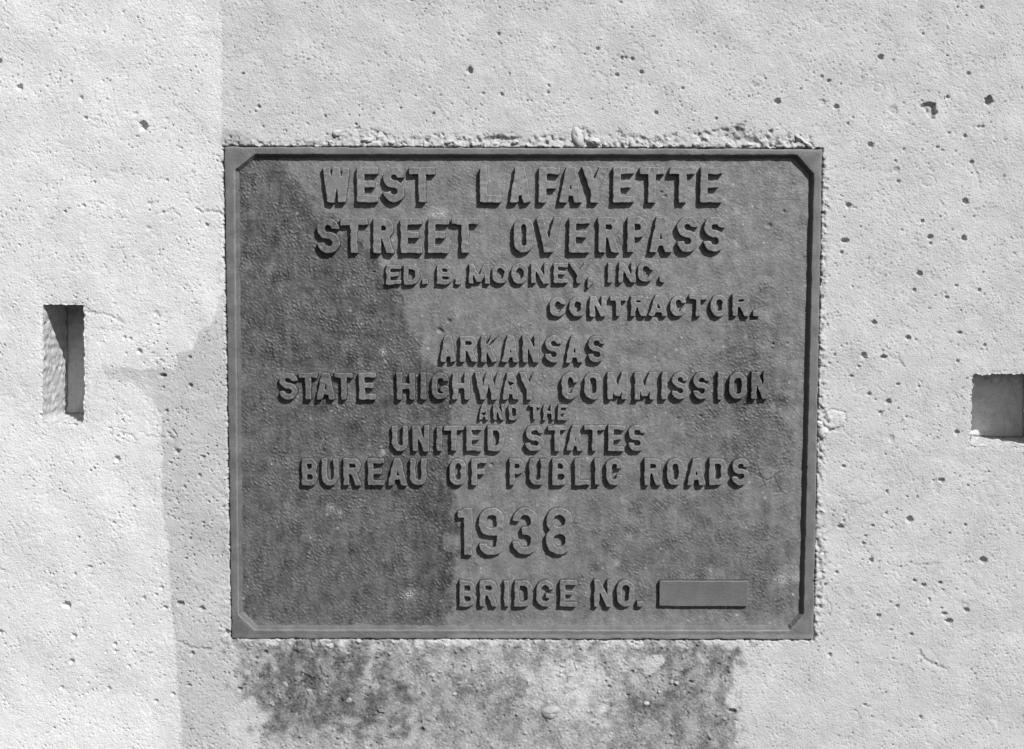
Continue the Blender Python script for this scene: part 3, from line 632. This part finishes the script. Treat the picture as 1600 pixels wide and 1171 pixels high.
def raised(name, c, w, h, t, x, y, hgt, wear=1.0, base_tone=.152):
    """one cast character as a mesh, drawing units; x, y = its sheet position (left, foot)"""
    st = .7 if h > 12 else .5
    if c == '#': st = 1.0
    pad = 5; gxx = np.arange(-pad, w+pad+st, st); gyy = np.arange(-pad-2, h+pad+st, st); GX, GY = np.meshgrid(gxx, gyy)
    wx = GX+noise(22, 400, GX+x, GY-y)*.45*wear; wy = GY+noise(22, 401, GX+x, GY-y)*.45*wear
    Fg = glyph(c, w, h, t)(wx, wy)-(.25 if c in 'AWMNKYVR' else 0)
    lp0 = np.concatenate([p for p in contours(Fg, gxx[0], gyy[0], st) if abs(area(p)) > 1.5])      # true distance to the joined outline
    D_ = np.sqrt(((GX.ravel()[:, None]-lp0[None, :, 0])**2+(GY.ravel()[:, None]-lp0[None, :, 1])**2).min(1)).reshape(GX.shape)
    Fg = np.where(np.abs(Fg) < st, np.sign(Fg)*np.minimum(np.abs(Fg), D_), np.sign(Fg)*D_)
    Fg = np.where((Fg < 0) | (D_ > .8), Fg, np.maximum(Fg, .02))
    for _ in range(2):
        P = np.pad(Fg, 1, mode='edge'); Fg = (P[:-2, 1:-1]+P[2:, 1:-1]+P[1:-1, :-2]+P[1:-1, 2:]+4*Fg)/8
    Fg = Fg+noise(9, 402, GX+x, GY-y)*.16*wear+noise(5, 403, GX+x, GY-y)*.08*wear
    gy_, gx_ = np.gradient(Fg, st)
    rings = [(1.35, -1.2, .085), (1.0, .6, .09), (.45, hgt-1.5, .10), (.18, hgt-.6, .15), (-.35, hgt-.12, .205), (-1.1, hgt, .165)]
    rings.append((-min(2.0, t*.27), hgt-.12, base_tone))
    V, Tn, Fc, caps = [], [], [], []; off = 0; 
    for P in contours(Fg, gxx[0], gyy[0], st):
        if abs(area(P)) < 3: continue
        # thin out the loop
        keepi = [0]
        for i in range(1, len(P)):
            if math.dist(P[i], P[keepi[-1]]) > .62*st: keepi.append(i)
        P = P[keepi]; n = len(P)
        if n < 6: continue
        Gx = bil(gx_, P[:, 0], P[:, 1], gxx[0], gyy[0], st); Gy = bil(gy_, P[:, 0], P[:, 1], gxx[0], gyy[0], st)
        for _ in range(1):
            Gx = (np.roll(Gx, 1)+2*Gx+np.roll(Gx, -1))/4; Gy = (np.roll(Gy, 1)+2*Gy+np.roll(Gy, -1))/4
        L = np.hypot(Gx, Gy)+1e-6; N2 = np.stack([Gx/L, Gy/L], 1)
        for (o_, z_, tv) in rings:
            Q = P+N2*o_
            zz = np.full(n, z_)+(noise(14, 404, Q[:, 0]+x, Q[:, 1]-y)*.18*wear if z_ > 2 and c != '#' else 0)
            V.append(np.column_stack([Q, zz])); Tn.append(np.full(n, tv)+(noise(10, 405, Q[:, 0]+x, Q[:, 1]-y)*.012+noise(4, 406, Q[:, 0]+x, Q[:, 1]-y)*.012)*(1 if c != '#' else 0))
        for r_ in range(len(rings)-1):
            a = off+r_*n
            for i in range(n):
                j = (i+1) % n; Fc.append((a+i, a+j, a+n+j, a+n+i))
        caps.append((off+(len(rings)-1)*n, n, V[-1])); off += len(rings)*n
    V = np.concatenate(V); Tn = np.concatenate(Tn)
    vv, ed, mp = [], [], []
    for o_, n_, Q in caps:
        b_ = len(vv); vv += [Vector((p[0], p[1])) for p in Q]; mp += [o_+i for i in range(n_)]
        ed += [(b_+i, b_+(i+1) % n_) for i in range(n_)]
    rv = delaunay_2d_cdt(vv, ed, [], 0, 1e-7)
    pos = rv[0]; back = [mp[o_[0]] if o_ else None for o_ in rv[3]]
    for i_, b_ in enumerate(back):
        if b_ is None: V = np.vstack([V, [[pos[i_][0], pos[i_][1], hgt-.12]]]); Tn = np.append(Tn, base_tone); back[i_] = len(V)-1
    T3 = np.array([tuple(f) for f in rv[2]]); PP = np.array([tuple(p) for p in pos]); C3 = PP[T3].mean(1)
    thr = -min(2.0, t*.27)*.93
    tri = T3[bil(Fg, C3[:, 0], C3[:, 1], gxx[0], gyy[0], st) < thr]; mp = back
    me = bpy.data.meshes.new(name)
    faces = [tuple(f) for f in Fc]
    for f in tri:
        a, b, c_ = (mp[k] for k in f)
        s = (V[b, 0]-V[a, 0])*(V[c_, 1]-V[a, 1])-(V[b, 1]-V[a, 1])*(V[c_, 0]-V[a, 0])
        faces.append((a, b, c_) if s > 0 else (a, c_, b))
    me.from_pydata((V*S).tolist(), [], faces); me.validate()
    me.polygons.foreach_set('use_smooth', np.ones(len(me.polygons), bool))
    # local staining of the casting carries on over the letters
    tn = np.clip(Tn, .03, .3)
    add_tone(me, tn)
    return me
def place(name, c, x0, x1, yt, yb, t, hgt, wear=1.0, label=None, tb=.152):
    (xa, xb), (za, zb) = loc([x0, x1], [yb, yt])
    w_ = (xb-xa)/S; h_ = (zb-za)/S
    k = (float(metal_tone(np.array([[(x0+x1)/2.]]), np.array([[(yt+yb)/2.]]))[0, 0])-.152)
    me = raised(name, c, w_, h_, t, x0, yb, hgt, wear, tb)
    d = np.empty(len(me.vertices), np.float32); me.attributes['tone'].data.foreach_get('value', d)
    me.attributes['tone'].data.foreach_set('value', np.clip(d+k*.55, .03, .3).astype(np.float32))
    o = make_obj(name, me, M_METAL, plaque, label); 
    o.location = (xa, za, Z_PAN*S); return o
# text, then the left and right limits of every character
LINES = [
 ('WEST LAFAYETTE', 262, 316, 262, 317, 11.0, 10.5, [(505,546),(558,590),(599,632),(639,680),(750,783),(797,829),(842,875),(874,909),(909,949),(958,991),(999,1038),(1046,1087),(1094,1129)]),
 ('STREET OVERPASS', 342, 396, 339, 394, 10.6, 10.5, [(496,530),(532,574),(584,615),(626,659),(669,701),(706,747),(803,833),(838,877),(889,922),(935,968),(980,1012),(1015,1050),(1058,1091),(1100,1134)]),
 ('ED.B.MOONEY,INC.', 415, 445, 409.5, 441, 6.6, 8.8, [(603,626),(631,655),(660,668),(683,707),(711,719),(733,764),(769,794),(799,825),(830,857),(865,887),(890,920),(917,926),(949,958),(967,993),(997,1022),(1031,1039)]),
 ('CONTRACTOR.', 465, 495, 460.5, 494, 7.1, 9.2, [(859,884),(890,915),(922,947),(953,979),(986,1010),(1014,1043),(1048,1072),(1077,1105),(1111,1136),(1145,1171),(1177,1187)]),
 ('ARKANSAS', 525.5, 565.5, 525, 567, 7.8, 10.2, [(688,712),(719,745),(752,777),(785,810),(817,842),(852,878),(884,911),(919,945)]),
 ('STATE HIGHWAY COMMISSION', 583, 624.5, 582, 624, 8.2, 10.4, [(437,464),(467,496),(495,523),(523,551),(561,587),(620,648),(657,666),(675,701),(707,734),(742,785),(785,811),(811,843),(878,903),(913,940),(949,980),(992,1023),(1034,1042),(1050,1076),(1083,1110),(1121,1130),(1139,1167),(1174,1201)]),
 ('AND THE', 633, 656, 633, 657, 4.6, 8.7, [(748,763),(771,788),(795,811),(827,844),(849,866),(871,886)]),
 ('UNITED STATES', 666, 705, 665, 705, 7.8, 10.4, [(613,637),(645,670),(682,691),(694,724),(729,753),(762,788),(821,849),(856,885),(886,911),(913,945),(950,976),(982,1009)]),
 ('BUREAU OF PUBLIC ROADS', 717, 758.5, 717, 758, 8.0, 10.4, [(472,496),(503,529),(537,564),(575,600),(607,635),(641,666),(703,728),(737,761),(796,820),(827,853),(863,889),(898,923),(929,938),(947,972),(1007,1034),(1042,1068),(1074,1102),(1108,1135),(1144,1171)]),
 ('1938', 795, 868, 794, 866, 11.2, 10.2, [(715,738),(749,787),(801,841),(853,895)]),
 ('BRIDGE NO.', 908, 948, 907, 948, 7.6, 10.2, [(718,743),(750,777),(787,796),(804,832),(838,866),(875,901),(929,956),(964,991),(996,1006)]),
]
for text, yt0, yb0, yt1, yb1, t, hgt, lim in LINES:
    chars = [c for c in text if c != ' ']; assert len(chars) == len(lim), text
    a, b = lim[0][0], lim[-1][1]
    for c, (x0, x1) in zip(chars, lim):
        f = ((x0+x1)/2-a)/(b-a); yt = yt0+(yt1-yt0)*f; yb = yb0+(yb1-yb0)*f
        if c == '.': place('full_stop', c, x0, x1, yb-8, yb, t, hgt-1)
        elif c == ',': place('comma', c, x0, x1, yb-8, yb+6, t, hgt-1)
        else: place('digit' if c.isdigit() else 'letter', c, x0, x1, yt, yb, t, hgt, wear=1.0)
place('number_plate', '#', 1030.5, 1169.5, 908.5, 947.5, 8, 8.4, wear=.5, label='smooth raised blank bar left empty for the bridge number', tb=.150)
print('objects', len(bpy.data.objects), 'polys', sum(len(o.data.polygons) for o in bpy.data.objects if o.type == 'MESH'))
